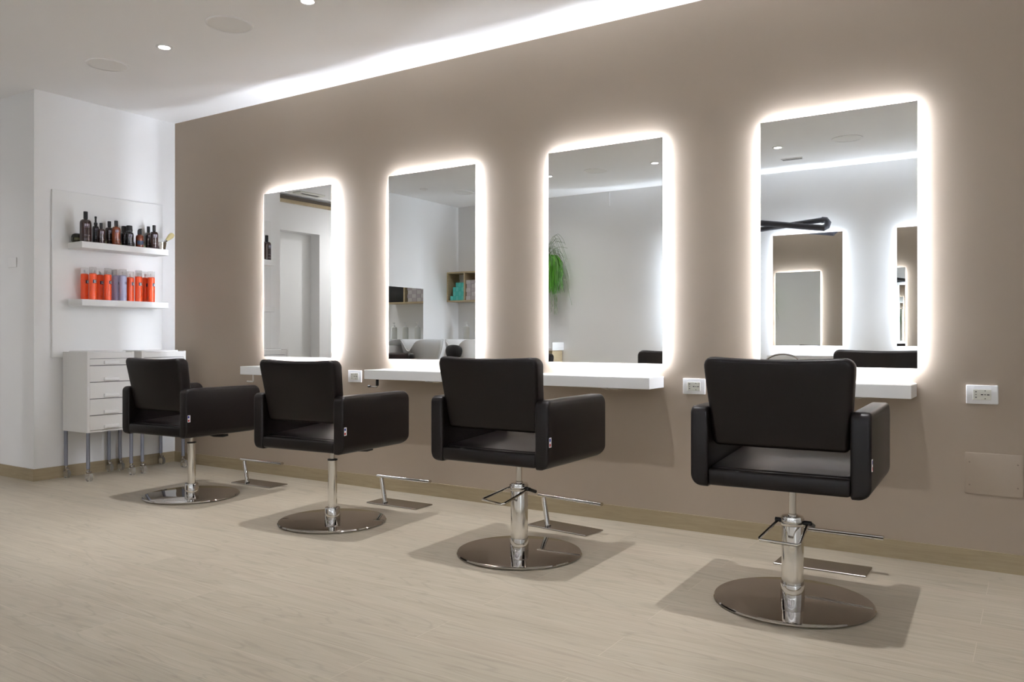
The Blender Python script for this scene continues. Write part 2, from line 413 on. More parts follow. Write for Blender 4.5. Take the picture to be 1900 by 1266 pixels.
for x, l in zip(OX, ('backlit mirror on the white opposite wall, beside the wash area',
                     'backlit mirror on the white opposite wall, behind the folding dryer arm',
                     'backlit mirror on the white opposite wall, at the right edge of the rightmost mirror',
                     'added unseen backlit mirror on the white opposite wall, directly behind the camera',
                     'added unseen backlit mirror on the white opposite wall, nearest the right wall')):
    mirror(x+MW/2, YF, 1, .907, 2.047, l, 'led_cool', 'backlit mirrors on the opposite wall')

# ------------------------------------------------------------------ wall shelves below the mirrors
def wall_shelf(x, label, hook):
    t = thing('wall_shelf', label, 'shelf', (x, 0, .726), 0, 'white shelves below the mirrors')
    b = new(); rbox(b, -.065, MW-.006, -.19, 0, 0, .058, .002, 1); obj('board', b, 'white', t)
    if hook:
        k = new(); tube(k, [(-.035, -.10, 0), (-.035, -.10, -.05), (-.04, -.10, -.054), (-.10, -.10, -.054)], .005, 8)
        o = obj('dryer_hook', k, 'white_metal' if hook == 'w' else 'satin', t)
        if hook == 'b':
            k = new(); tube(k, [(-.035, -.10, 0), (-.035, -.10, -.046)], .0095, 10); obj('grip', k, 'black', o)
            k = new(); tube(k, [(-.092, -.10, -.052), (-.112, -.10, -.052)], .007, 10); obj('tip', k, 'black', o)
    k = new(); cx = .43
    tube(k, [(cx+.055*math.cos(a), -.10+.055*math.sin(a), -.007) for a in [2*PI*i/24 for i in range(25)]], .0035, 8, cap=False)
    tube(k, [(cx, -.045, -.007), (cx, -.045, 0)], .003, 8); tube(k, [(cx, -.155, -.007), (cx, -.155, 0)], .003, 8)
    obj('dryer_ring', k, 'chrome', t)
for x, l, hk in zip(MX, ('thick white shelf below the mirror nearest the product shelves', 'thick white shelf below the mirror that reflects wash basins',
                     'thick white shelf below the mirror that reflects the plant', 'thick white shelf below the rightmost mirror'), ('w', 'b', None, None)):
    wall_shelf(x, l, hk)
t = thing('wall_shelf', 'thick white shelf below the mirror with the folding dryer arm on the opposite wall', 'shelf', (3.484+MW/2, YF, .752))
b = new(); rbox(b, -.36, .36, 0, .19, 0, .06, .002, 1); obj('board', b, 'white', t)

# ------------------------------------------------------------------ sockets and access panel
def socket(x, z, label):
    t = thing('power_socket', label, 'socket', (x, 0, z), 0, 'white power sockets on the tan wall')
    b = slab(rounded_outline([(-.0595, -.04), (.0595, -.04), (.0595, .04), (-.0595, .04)], .004, 3), -.010, 0, .003, 2); obj('cover_plate', b, 'plastic_white', t)
    b = new(); rbox(b, -.034, .034, -.0115, -.008, -.0225, .0225, .001, 1); f = obj('socket_module', b, 'plastic_cream', t)
    for dz, r in ((.012, .0026), (0, .002), (-.012, .0026)):
        b = new(); tube(b, [(-.022, -.0125, dz), (-.022, -.0112, dz)], r, 10); obj('socket_hole', b, 'black', f)
    for dx, r in ((.0, .0028), (.0115, .002), (.023, .0028)):
        b = new(); rbox(b, dx-r*1.5, dx+r*1.5, -.0125, -.0112, -r*.7, r*.7, .0003, 1); obj('socket_hole', b, 'black', f)
    for dz in (.0165, -.0165):
        b = new(); tube(b, [(.0115, -.0125, dz), (.0115, -.0112, dz)], .0022, 10); obj('socket_hole', b, 'black', f)
socket(1.967, .7295, 'white power socket between the first and second wall shelves')
socket(4.322, .738, 'white power socket left of the nearest chair back')
socket(5.5935, .744, 'white power socket alone on the tan wall at right, above the access panel')
t = thing('access_panel', 'tan painted access panel with four screws low on the wall at right', 'panel', (5.635, 0, .408))
b = slab(rounded_outline([(-.106, -.088), (.106, -.088), (.106, .088), (-.106, .088)], .006, 3), -.006, 0, .002, 2); obj('cover', b, 'tan', t)
for dx in (-.088, .088):
    for dz in (-.05, .047):
        b = new(); tube(b, [(dx, -.0075, dz), (dx, -.005, dz)], .0035, 10); obj('screw', b, 'screw', t)
t = thing('blank_wall_plate', 'small white blank plate on the grey side of the corner column', 'wall plate', (-.288, YP, 1.518))
b = new(); rbox(b, -.058, .058, -.006, 0, -.034, .034, .003, 2); obj('cover_plate', b, 'white_wall', t)
for dx, dz in ((-.03, .018), (.035, .008), (-.02, -.02)):
    b = new(); tube(b, [(dx, -.0075, dz), (dx, -.005, dz)], .0035, 8); obj('screw_cap', b, 'panel_off', t)

# ------------------------------------------------------------------ styling chairs
CW, CD, CR, CHB, CAT = .606, .555, -.272, .290, .066
def make_chair(pump):
    t = thing('styling_chair', '', 'salon chair', group='dark brown salon chairs on round chrome bases')
    W2 = CW/2
    # everything above the column is built at z = 0 for the underside of the seat shell, under this empty's children
    def arm(s):
        bm = slab(rounded_outline([(CR, 0), (CR+CD, 0), (CR+CD, CHB), (CR, CHB)], [.016, .055, .050, .030], 7), W2-CAT, W2, .013, 4, axis='x')
        R = .045
        cuts(bm, 'z', [R*k/7 for k in range(1, 8)])
        for v in bm.verts:
            if v.co.z < R:
                cut = R - math.sqrt(max(R*R-(R-v.co.z)**2, 0))
                u = (v.co.x-(W2-CAT))/CAT
                v.co.x -= u*cut*.9
        if s < 0:
            for v in bm.verts: v.co.x *= -1
        for v in bm.verts: v.co.z += ZB
        return bm
    ZB = 0.0
    ar = obj('armrest', arm(1), 'leather', t); al = obj('armrest', arm(-1), 'leather', t)
    # cloth flag tag sewn in the outer rear seam of the right arm
    b = new(); y0 = CR+.009; zc = .098; x0 = W2+.0012
    box(b, W2-.004, x0, y0, y0+.017, zc, zc+.040)
    box(b, x0, x0+.0006, y0, y0+.011, zc+.024, zc+.036, 1); box(b, x0, x0+.0006, y0, y0+.011, zc+.004, zc+.015, 2)
    obj('flag_tag', b, ['tag_white', 'tag_blue', 'tag_red'], ar, smooth=False, label='white cloth tag with a blue and a red square')
    wi = W2-CAT
    b = new(); rbox(b, -wi-.004, wi+.004, CR+.002, CR+CD-.03, .006, .068, .014, 3); obj('seat_frame', b, 'leather', t)
    b = slab(rounded_outline([(-wi+.002, CR+.026), (wi-.002, CR+.026), (wi-.002, CR+CD-.012), (-wi+.002, CR+CD-.012)], .02, 4), .05, .0735, .006, 3, axis='z')
    for v in b.verts:
        if v.co.z > .06: v.co.z += .030*(v.co.y-CR-.05)/CD
    obj('seat_cushion', b, 'leather', t)
    # backrest: wider above the arms, leaning back, curved
    zb, zt = .148, .470
    out = rounded_outline([(-.229, zb), (.229, zb), (.256, zt), (-.256, zt)], [.020, .020, .036, .036], 6)
    bm = slab(out, 0, .072, .017, 4)
    cuts(bm, 'x', [-.23+.046*k for k in range(11)]); cuts(bm, 'z', [.2, .26, .33, .40])
    for v in bm.verts:
        u = v.co.x/.26; q = (v.co.z-zb)/(zt-zb)
        v.co.y += CR+.042 - .058*q - .022*(1-u*u)*(.35+.65*q)
        v.co.z -= .010*(1-u*u)*max(0, q-.4)/.6
    bk = obj('backrest', bm, 'leather', t)
    for s in (-1, 1):
        b = new(); tube(b, [(s*.222, CR+.075, .185), (s*(wi+.004), CR+.075, .185)], .011, 12); obj('back_bracket', b, 'black', t)
    b = new(); rbox(b, -.09, .09, -.09, .09, -.006, .01, .004, 2); lathe(b, [(.026, -.020), (.026, 0)], 20); obj('mounting_plate', b, 'black', t)
    return t
def chair(pump, x, y, deg, zb, label, pedal_turn=0, lever=(0, 0)):
    c = make_chair(pump); c['label'] = label
    c.location = (x, y, 0); c.rotation_euler = (0, 0, math.radians(deg))
    for ch in list(c.children): ch.location.z = zb
    b = new(); lathe(b, [(0, .0), (.272, .0), (.283, .003), (.286, .008), (.282, .0125), (.272, .0145), (.10, .017), (.045, .018), (0, .018)], 96)
    obj('base_plate', b, 'chrome_dark', c)
    if pump:
        b = new(); lathe(b, [(.0425, .016), (.0425, .069), (.0415, .0715), (.040, .072)], 40); obj('base_sleeve', b, 'chrome', c)
        b = new(); lathe(b, [(.0395, .070), (.0395, .318), (.038, .322), (.030, .3235), (.0135, .3235)], 40); obj('column', b, 'satin_col', c)
        b = new(); tube(b, [(0, 0, .322), (0, 0, zb-.004)], .0135, 20); lathe(b, [(.017, .3225), (.017, .330), (.0135, .331)], 20); obj('piston_rod', b, 'chrome', c)
        a = math.radians(pedal_turn); ca, sa = math.cos(a), math.sin(a)
        def rot(p): return (p[0]*ca-p[1]*sa, p[0]*sa+p[1]*ca, p[2])
        b = new()
        tube(b, [rot(p) for p in ((-.052, .012, .300), (-.058, -.02, .292), (-.073, -.150, .258), (-.068, -.160, .255), (.068, -.160, .255), (.073, -.150, .258), (.058, -.02, .292), (.052, .012, .300))], .0055, 10)
        p = obj('foot_pedal', b, 'chrome', c)
        for s in (-1, 1):
            b = new(); tube(b, [rot((s*.036, .006, .300)), rot((s*.066, .006, .300))], .009, 12)
            if s > 0: tube(b, [rot((.062, .006, .300)), rot((.062, .045, .285))], .008, 10)
            obj('pedal_hinge', b, 'black', p)
        b = new(); lathe(b, [(.0405, .288), (.0415, .290), (.0415, .312), (.0405, .314)], 40); obj('pump_ring', b, 'chrome', c)
    else:
        b = new(); lathe(b, [(.041, .016), (.041, .074), (.0385, .0785), (.024, .079)], 40); obj('base_sleeve', b, 'chrome', c)
        b = new(); tube(b, [(0, 0, .078), (0, 0, .331)], .0235, 28); obj('column', b, 'satin_col', c)
        b = new(); lathe(b, [(.010, .330), (.0265, .330), (.0265, .337), (.012, .339)], 28); obj('column_cap', b, 'black', c)
        b = new(); tube(b, [(0, 0, .336), (0, 0, zb-.004)], .0125, 18); obj('piston_rod', b, 'chrome', c)
        b = new(); tube(b, [(.03, .03, zb-.008), (.07, .08, zb-.022), (.085, .10, zb-.030), (.125, .135, zb-.030), (.150, .155, zb-.026)], [.006, .006, .007, .010, .006], 10); obj('height_lever', b, 'black', c)
    return c
M['satin_col'] = mat('brushed chrome column', (0.74, 0.72, 0.69), 0.10, metal=1.0)
chair(False, 1.361, -.819, 2.43, .399, 'dark brown salon chair farthest back, in front of the drawer carts')
chair(False, 2.620, -.855, 4.38, .407, 'dark brown salon chair second from the left, on a slim column without a pedal')
chair(True, 3.802, -.849, 1.14, .436, 'dark brown salon chair with a foot pedal, facing the mirror with the plant reflection', -18)
chair(True, 5.026, -.879, 2.24, .450, 'nearest and largest dark brown salon chair, in front of the rightmost mirror', -6)

# ------------------------------------------------------------------ footrests
def footrest(x, y, deg, label):
    t = thing('footrest', label, 'footrest', (x, y, 0), math.radians(deg), 'chrome footrests on the floor by the tan wall')
    b = new(); rbox(b, -.10, .275, -.055, .105, 0, .007, .002, 1); obj('floor_plate', b, 'satin', t)
    b = new(); tube(b, [(0, 0, .006), (-.004, 0, .02), (-.03, 0, .150)], [.0165, .0135, .0125], 16); obj('post', b, 'chrome', t)
    b = new(); tube(b, [(-.058, 0, .160), (.335, 0, .160)], .0115, 16)
    for v in b.verts: v.co.z = .160+(v.co.z-.160)*.8; v.co.y *= 1.25
    obj('foot_bar', b, 'chrome', t)
    return t
f0 = footrest(1.295, -.34, 1.5, 'chrome T-bar footrest on the floor in front of the chair beside the carts')
dup(f0, (2.53, -.335, 0), math.radians(1), 'chrome T-bar footrest between the second and third chairs from the left')
dup(f0, (3.647, -.325, 0), math.radians(-7), 'chrome T-bar footrest slightly turned, right of the third chair')
dup(f0, (4.925, -.345, 0), 0, 'chrome T-bar footrest behind the column of the nearest chair')

# ------------------------------------------------------------------ product board and shelves on the left wall
b = new(); rbox(b, .001, .02, -.973, -.121, .848, 2.027, .002, 1); tag(obj('display_board', b, 'white'), 'large white board on the left wall behind the two product shelves', 'board')
for z, l in ((1.662, 'upper white floating shelf holding dark brown bottles'), (1.257, 'lower white floating shelf holding orange and lavender cans')):
    b = new(); rbox(b, .02, .20, -.864, -.191, z-.045, z, .002, 1); tag(obj('floating_shelf', b, 'white'), l, 'shelf', 'white product shelves on the board')

def label_patch(bm, r, z0, z1, a0, a1, n=8, mi=0):
    vs = [[bm.verts.new((r*math.cos(a0+(a1-a0)*k/n), r*math.sin(a0+(a1-a0)*k/n), z)) for k in range(n+1)] for z in (z0, z1)]
    for k in range(n):
        f = bm.faces.new((vs[0][k], vs[0][k+1], vs[1][k+1], vs[1][k])); f.material_index = mi
Z1 = 1.6621
def bottle(x, y, r, h, neck, capr, body, lab, style, label, turn=0.0):
    """neck: height of the shoulder; style: disc cap / spray / pump"""
    t = thing('hair_bottle', label, 'bottle', (x, y, Z1), turn, 'dark bottles on the upper product shelf')
    sh = neck
    b = new(); lathe(b, [(0, 0), (r*.93, 0), (r, .004), (r, sh-r*.8), (r*.97, sh-r*.5), (r*.85, sh-r*.22), (r*.62, sh-r*.05), (capr*.85, sh), (capr*.85, sh+.006), (0, sh+.006)], 28)
    obj('bottle_body', b, body, t)
    b = new()
    if style == 'cap':
        lathe(b, [(0, sh+.003), (capr, sh+.003), (capr, h-.002), (capr*.93, h), (0, h)], 20)
    elif style == 'wide':
        lathe(b, [(0, sh+.003), (capr, sh+.003), (capr*.94, h-.003), (capr*.88, h), (0, h)], 20)
    elif style == 'spray':
        lathe(b, [(0, sh+.003), (capr, sh+.003), (capr, sh+.022), (capr*.55, sh+.026), (capr*.5, h-.016), (capr*.62, h-.014), (capr*.62, h), (0, h)], 20)
    else:
        lathe(b, [(0, sh+.003), (capr, sh+.003), (capr, sh+.028), (capr*.8, h-.012), (capr*.5, h-.006), (0, h-.003)], 20)
        rbox(b, -.006, capr+.008, -.006, .006, h-.014, h-.003, .002, 1)
    obj('cap', b, 'black', t)
    # printed label: a small block of mark and two thin lines, facing the room
    a = -.25; b = new()
    zt = sh-r*.9
    if lab == 'label_navy':
        label_patch(b, r+.0006, zt*.30, zt*.72, a-.9, a+.9)
    else:
        for k in range(3):
            aa = a-.42+.32*k; label_patch(b, r+.0006, zt*.86, zt*.86+.018, aa, aa+.22, 3)
        label_patch(b, r+.0006, zt*.80, zt*.815, a-.5, a+.5)
        label_patch(b, r+.0006, zt*.36, zt*.372, a-.5, a+.6)
    label_patch(b, r+.0006, zt*.14, zt*.152, a-.5, a+.6)
    obj('printed_label', b, lab, t)
    return t
bottle(.155, -.813, .0375, .215, .160, .0145, 'glass_brown', 'label_dim', 'cap', 'largest dark brown bottle, at the left end of the upper shelf')
bottle(.07, -.691, .0215, .203, .135, .0125, 'glass_dark', 'label_dim', 'spray', 'slim dark spray bottle with a narrow nozzle, second from the left')
bottle(.13, -.686, .027, .152, .110, .0105, 'glass_brown', 'label_dim', 'cap', 'short brown bottle in front of the spray bottle')
bottle(.07, -.588, .028, .180, .136, .0125, 'glass_brown', 'label_dim', 'cap', 'brown bottle behind the amber bottle on the upper shelf')
bottle(.14, -.578, .030, .180, .136, .0125, 'glass_amber', 'label_dim', 'cap', 'amber bottle with a black cap in the middle of the upper shelf')
bottle(.07, -.470, .029, .158, .112, .022, 'glass_dark', 'label_dim', 'wide', 'black bottle with a wide cap, rear one of the pair')
bottle(.14, -.475, .029, .156, .110, .022, 'glass_dark', 'label_dim', 'wide', 'black bottle with a wide cap, front one of the pair')
bottle(.13, -.387, .0275, .147, .098, .0145, 'glass_amber', 'label_navy', 'pump', 'small amber pump bottle with a navy label')
bottle(.07, -.276, .027, .178, .132, .0115, 'glass_brown', 'label_dim', 'cap', 'brown bottle behind the last bottle before the metal cup')
bottle(.14, -.274, .029, .182, .134, .012, 'glass_brown', 'label_dim', 'cap', 'dark brown bottle next to the metal cup')
def jar(x, y, r, h, label):
    t = thing('wax_jar', label, 'jar', (x, y, Z1), 0, 'low dark jars on the upper product shelf')
    b = new(); lathe(b, [(0, 0), (r*.78, 0), (r*.90, .004), (r*.98, h*.22), (r, h*.36), (r*.99, h*.52), (0, h*.52)], 28); obj('jar_body', b, 'tin_olive', t)
    b = new(); lathe(b, [(r*.99, h*.52), (r*.97, h*.62), (r*.88, h*.80), (r*.70, h*.93), (r*.4, h), (0, h)], 28); obj('lid', b, 'jar_lid', t)
    b = new(); label_patch(b, r+.0012, h*.24, h*.50, -1.0, .5); obj('printed_label', b, 'label_olive', t)
M['jar_lid'] = mat('dark jar lid', (0.02, 0.02, 0.012), 0.3, coat=0.3)
M['label_olive'] = mat('olive label', (0.13, 0.13, 0.06), 0.5)
jar(.065, -.822, .040, .066, 'round dark olive jar at the left end, behind the largest bottle')
jar(.075, -.632, .022, .056, 'small dark jar between the short brown bottle and the amber pair')
jar(.085, -.525, .022, .050, 'small dark jar between the amber bottle and the black pair')
jar(.075, -.415, .020, .052, 'small dark jar between the black pair and the amber pump bottle')
jar(.085, -.330, .019, .048, 'small dark jar between the amber pump bottle and the last two bottles')
t = thing('shaving_cup', 'small shiny metal cup at the right end of the upper shelf', 'cup', (.13, -.212, Z1))
b = new(); lathe(b, [(0, 0), (.031, 0), (.034, .003), (.041, .055), (.043, .057), (.0405, .0575), (.033, .006), (0, .004)], 32); obj('cup_body', b, 'steel_cup', t)

t = thing('shaving_brush', 'shaving brush with pale bristles leaning in the metal cup', 'brush', (.13, -.217, Z1+.008))
def along(p0, p1, prof, bm):
    p0 = Vector(p0); d = Vector(p1)-p0; L = d.length
    m4 = Matrix.Translation(p0) @ d.to_track_quat('Z', 'Y').to_matrix().to_4x4()
    tmp = bmesh.new(); lathe(tmp, [(r, z*L) for r, z in prof], 20); merge(bm, tmp, 0, m4)
B0, B1 = (0, -.014, .008), (-.012, .120, .128)
b = new(); along(B0, B1, [(0, 0), (.007, .02), (.009, .2), (.006, .34), (.009, .46), (.011, .52), (0, .52)], b); obj('handle', b, 'satin', t)
b = new(); along(B0, B1, [(.009, .52), (.011, .56), (.017, .72), (.021, .86), (.017, .96), (.008, 1.0), (0, 1.0)], b); obj('bristles', b, 'bristle', t)

Z2 = 1.2571
num_cache = {}
def number_bm(r, size, a):
    tb = text_bm('18', size)
    for v in tb.verts:
        x, z = v.co.x, v.co.y
        an = a + x/r; v.co = Vector((r*math.cos(an), r*math.sin(an), z))
    return tb
def can(x, y, body, label, group, h=.232, turn=0.0):
    t = thing('hair_spray_can', label, 'spray can', (x, y, Z2), turn, group)
    r = .0255; hb = h-.045
    b = new(); lathe(b, [(0, .0), (r-.002, 0), (r, .003), (r, hb-.006), (r-.004, hb), (.010, hb+.003), (0, hb+.003)], 30); obj('can_body', b, body, t)
    b = new(); lathe(b, [(.005, hb+.002), (.005, hb+.016), (.0065, hb+.017), (.0065, hb+.026), (0, hb+.026)], 14); obj('nozzle', b, 'plastic_white', t)
    b = new(); lathe(b, [(r-.001, hb-.003), (r-.001, h-.003), (r-.004, h), (0, h)], 30); obj('cap', b, 'cap_clear', t)
    a = .02
    if body == 'orange':
        b = new(); label_patch(b, r+.0005, .118, .142, a-.52, a+.52, 8, 0); label_patch(b, r+.0008, .121, .139, a-.16, a+.48, 6, 1)
        nb = number_bm(r+.0011, .017, a+.16)
        for v in nb.verts: v.co.z += .130
        merge(b, nb, 0); obj('number_label', b, ['ink', 'label_white'], t)
    else:
        b = new(); nb = number_bm(r+.0006, .027, a)
        for v in nb.verts: v.co.z += .130
        merge(b, nb, 0); obj('number_label', b, 'ink', t)
    b = new()
    for z in (.092, .084, .076, .068, .034, .028): label_patch(b, r+.0004, z, z+.0012, a-.5, a+.5, 6)
    obj('printed_lines', b, 'orange_dark' if body == 'orange' else 'ink_soft', t)
M['orange_dark'] = mat('printed dark orange', (0.5, 0.05, 0.012), 0.4)
M['ink_soft'] = mat('printed soft violet', (0.30, 0.30, 0.45), 0.4)
OG, LG = 'orange spray cans on the lower product shelf', 'lavender spray cans on the lower product shelf'
for x, y, c, l, tn in ((.07, -.772, 'orange', 'orange spray can at the far left of the lower shelf, in the rear row', .25),
                   (.15, -.758, 'orange', 'orange spray can at the far left of the lower shelf, in the front row', 0),
                   (.07, -.659, 'orange', 'orange spray can second from the left in the rear row', 0),
                   (.15, -.648, 'orange', 'orange spray can left of the lavender cans, in the front row', .35),
                   (.045, -.543, 'lavender', 'lavender spray can, rearmost of the three', -.2),
                   (.10, -.546, 'lavender', 'lavender spray can, middle one of the three', .1),
                   (.155, -.534, 'lavender', 'lavender spray can, front one of the three', .3),
                   (.13, -.462, 'orange', 'orange spray can just right of the lavender cans', .35),
                   (.15, -.408, 'orange', 'orange spray can after the gap, third from the right', 0),
                   (.09, -.315, 'orange', 'orange spray can second from the right, in the rear row', .2),
                   (.155, -.308, 'orange', 'orange spray can at the far right of the lower shelf, front row', .3)):
    can(x, y, c, l, OG if c == 'orange' else LG, .223 if 'just right' in l else .232, tn)

# ------------------------------------------------------------------ drawer carts
def cart(y0, y1, label):
    t = thing('drawer_cart', label, 'cart', ((.02+.33)/2, (y0+y1)/2, 0), 0, 'white drawer carts by the left wall')
    wy = (y1-y0)/2; dx = .155
    zb, zt = .333, .888
    b = new(); e = .018
    box(b, -dx, dx, -wy, -wy+e, zb, zt); box(b, -dx, dx, wy-e, wy, zb, zt); box(b, -dx, dx-.004, -wy+e, wy-e, zb, zb+.012)
    box(b, -dx, -dx+.01, -wy+e, wy-e, zb+.012, zt-.045); box(b, -dx, dx-.001, -wy+e, wy-e, zt-.045, zt-.004)
    
    obj('cabinet', b, 'white_metal', t, smooth=False)
    b = new(); rbox(b, -dx+.02, dx-.05, -wy+.03, wy-.03, zt-.004, zt+.006, .003, 1); obj('top_tray', b, 'white', t)
    b = new(); box(b, -dx+.012, dx-.022, -wy+e+.001, wy-e-.001, zb+.013, zt-.046); obj('drawer_shade', b, 'grey_plastic', t, smooth=False)  # dark block put in as the shade seen through the drawer gaps
    zs = (.842, .794, .679, .564, .449, .346)
    for k in range(5):
        b = new(); rbox(b, dx-.022, dx-.002, -wy+e+.0015, wy-e-.0015, zs[k+1]+.0022, zs[k]-.0022, .0012, 1)
        dr = obj('drawer', b, 'white_metal', t)
        b = new(); zc = zs[k+1]+.014
        rbox(b, dx-.004, dx+.013, -.054, .054, zc-.004, zc+.019, .003, 1); obj('handle', b, 'white', dr)
    for sx in (-1, 1):
        for sy in (-1, 1):
            px, py = sx*(dx-.014), sy*(wy-.014)
            b = new(); tube(b, [(px, py, .085), (px, py, zb)], .0125, 16); obj('leg', b, 'steel_leg', t)
            b = new(); tube(b, [(px, py, .068), (px, py, .088)], .010, 14); rbox(b, px-.008, px+.026, py-.013, py+.013, .050, .070, .004, 2)
            c = obj('caster', b, 'satin', t)
            b = new()
            tube(b, [(px+.014, py-.0125, .029), (px+.014, py+.0125, .029)], .029, 20)
            obj('wheel', b, 'clear', c)
    return t
cart(-.900, -.556, 'white drawer cart on tall castered legs, the left one nearer the grey column')
cart(-.498, -.134, 'white drawer cart on tall castered legs, in the corner beside the tan wall')

# ------------------------------------------------------------------ wash area, seen in the mirrors
t = thing('wall_mirror', 'low frameless mirror on the white partition beside the wash basins', 'mirror', (XP, -3.42, .90))
b = new(); box(b, 0, .006, -.497, .52, 0, .695); obj('glass', b, 'mirror', t, smooth=False)
t = thing('wash_counter', 'oak counter with a white top behind the wash basins', 'counter', (.19, YF+.14, 0))
b = new(); box(b, -.788, .78, -.13, .11, 0, .838); obj('cabinet', b, 'oak', t, smooth=False)
b = new(); rbox(b, -.788, .795, -.139, .13, .838, .866, .002, 1); rbox(b, .778, .795, -.139, .13, .866, .935, .002, 1); obj('worktop', b, 'white', t)
for x, l in ((-.357, 'pale pump bottle on the wash counter nearest the partition'), (-.023, 'pale pump bottle on the wash counter, second from the partition'),
             (.19, 'pale pump bottle on the wash counter, third from the partition'), (.39, 'pale pump bottle on the wash counter, farthest from the partition')):
    t = thing('shampoo_bottle', l, 'bottle', (x, -4.5, .8662), 0, 'pale pump bottles on the wash counter')
    b = new(); lathe(b, [(0, 0), (.037, 0), (.040, .004), (.040, .250), (.034, .267), (.014, .273), (0, .273)], 24); obj('bottle_body', b, 'bottle_white', t)
    b = new(); lathe(b, [(.014, .271), (.014, .291), (.005, .293), (.005, .317), (.011, .319), (.011, .329), (0, .329)], 16); rbox(b, -.005, .005, -.002, .035, .319, .327, .002, 1); obj('pump', b, 'plastic_white', t)
# open oak box shelf
t = thing('box_shelf', 'open oak wall shelf of three boxes above the wash counter', 'shelf', (XP, -4.525, 1.45))
L3 = 1.10; HS = .383; e = .019
for z, nm in ((0, 'bottom_board'), (HS-e, 'top_board')):
    b = new(); box(b, .002, L3, -.125, .125, z, z+e); obj(nm, b, 'oak', t, smooth=False)
for x in (.002, .27, .72, L3-e):
    b = new(); box(b, x, x+e, -.125, .125, e, HS-e); obj('upright_board', b, 'oak', t, smooth=False)
b = new(); box(b, .021, L3-e, -.125, -.115, .30, HS-e); obj('hanging_rail', b, 'white', t, smooth=False)
SZ = 1.4505+e
def carton(name, x, y, z, w_, d_, h_, m, label, group):
    b = new(); rbox(b, x-w_/2, x+w_/2, y-d_/2, y+d_/2, z, z+h_, .0015, 1)
    o = obj(name, b, m); tag(o, label, 'box', group)
rows = (5, 4, 4, 3); n = 0
ords = ('bottom row', 'second row', 'third row', 'top row')
for r, cnt in enumerate(rows):
    for k in range(cnt):
        x = -.356 - .0445*k; h_ = .056
        carton('dye_carton', x, -4.47, SZ + .0565*r, .043, .11, h_, 'teal' if (k+r) % 2 else 'teal_light',
               'teal carton in the %s of the teal stack, %s from the divider' % (ords[r], ('first', 'second', 'third', 'fourth', 'fifth')[k]), 'teal cartons on the box shelf')
for r in range(5):
    for k in range(5):
        x = -.268 + .077*k + (.010 if r % 2 else 0)
        carton('product_carton', x, -4.47, SZ + .0505*r, .074, .11, .05, 'carton' if (k+r) % 2 else 'carton_b',
               'grey carton in layer %s of the grey stack, %s from the teal side' % (('one', 'two', 'three', 'four', 'five')[r], ('first', 'second', 'third', 'fourth', 'fifth')[k]), 'grey cartons on the box shelf')
b = new(); rbox(b, .145, .475, -4.62, -4.41, SZ, SZ+.30, .006, 2); tag(obj('storage_bin', b, 'black'), 'black bin filling the third box of the oak shelf', 'bin')

def wash_unit(x, label, rest):
    t = thing('backwash_unit', label, 'wash basin', (x, -3.65, 0), 0, 'backwash units in the wash area')
    # tilted bowl: a lofted shell with a dip in the front rim for the neck
    b = new(); n = 48
    def ring(sc, z0, z1, dip):
        out = []
        for k in range(n):
            a = 2*PI*k/n; c, s = math.cos(a), math.sin(a)
            ex = 3.2
            rx = (abs(c)**ex+abs(s)**ex)**(-1/ex)
            px, py = rx*c*.20*sc, rx*s*.26*sc
            fr = max(0, py/.26)
            d = dip*math.exp(-(px/.085)**2)*(fr**3)
            out.append(b.verts.new((px, py + (.0), z1 - d - (1-sc)*0)))
        return out
    prof = [(.40, .62, 0), (.62, .66, 0), (.82, .76, 0), (.95, .88, .04), (1.0, .968, .14), (.97, .972, .14), (.90, .93, .12), (.78, .84, .05), (.5, .79, 0)]
    rs = [ring(sc, z, z, d) for sc, z, d in prof]
    for a, c in zip(rs, rs[1:]):
        for k in range(n): b.faces.new((a[k], a[(k+1) % n], c[(k+1) % n], c[k]))
    b.faces.new(rs[0][::-1]); b.faces.new(rs[-1])
    bw = obj('bowl', b, 'ceramic', t, angle=60)
    if rest:
        b = new()
        for u in range(1): pass
        m_ = bmesh.new(); bmesh.ops.create_uvsphere(m_, u_segments=20, v_segments=12, radius=1)
        for v in m_.verts: v.co = Vector((v.co.x*.115, .268+v.co.y*.045-abs(v.co.x)*.02, .845+v.co.z*.095-.03*(1-v.co.x*v.co.x)))
        merge(b, m_); obj('neck_rest', b, 'black', bw)
    b = new(); tube(b, [(.05, -.14, .80), (.05, -.14, .93), (.05, -.09, .95), (.05, -.05, .93)], .011, 12); obj('tap', b, 'chrome', t)
    b = new(); rbox(b, -.16, .16, -.15, .20, 0, .66, .02, 3); obj('pedestal', b, 'ceramic', t)
    b = new(); rbox(b, -.2, .2, .36, .92, .28, .44, .04, 3); obj('seat', b, 'leather_brown', t)
    b = slab(rounded_outline([(-.2, .40), (.2, .40), (.2, .70 if rest else .815), (-.2, .70 if rest else .815)], .05, 5), .33, .43, .03, 3)
    for v in b.verts: v.co.y += .10 - .22*(v.co.z-.4)
    obj('backrest', b, 'leather_brown', t)
    b = new(); box(b, -.16, .16, .40, .88, 0, .29); obj('seat_base', b, 'black', t, smooth=False)
wash_unit(-.392, 'white ceramic wash basin with a brown seat, nearest the partition', False)
wash_unit(.27, 'white ceramic wash basin with a black neck rest', True)

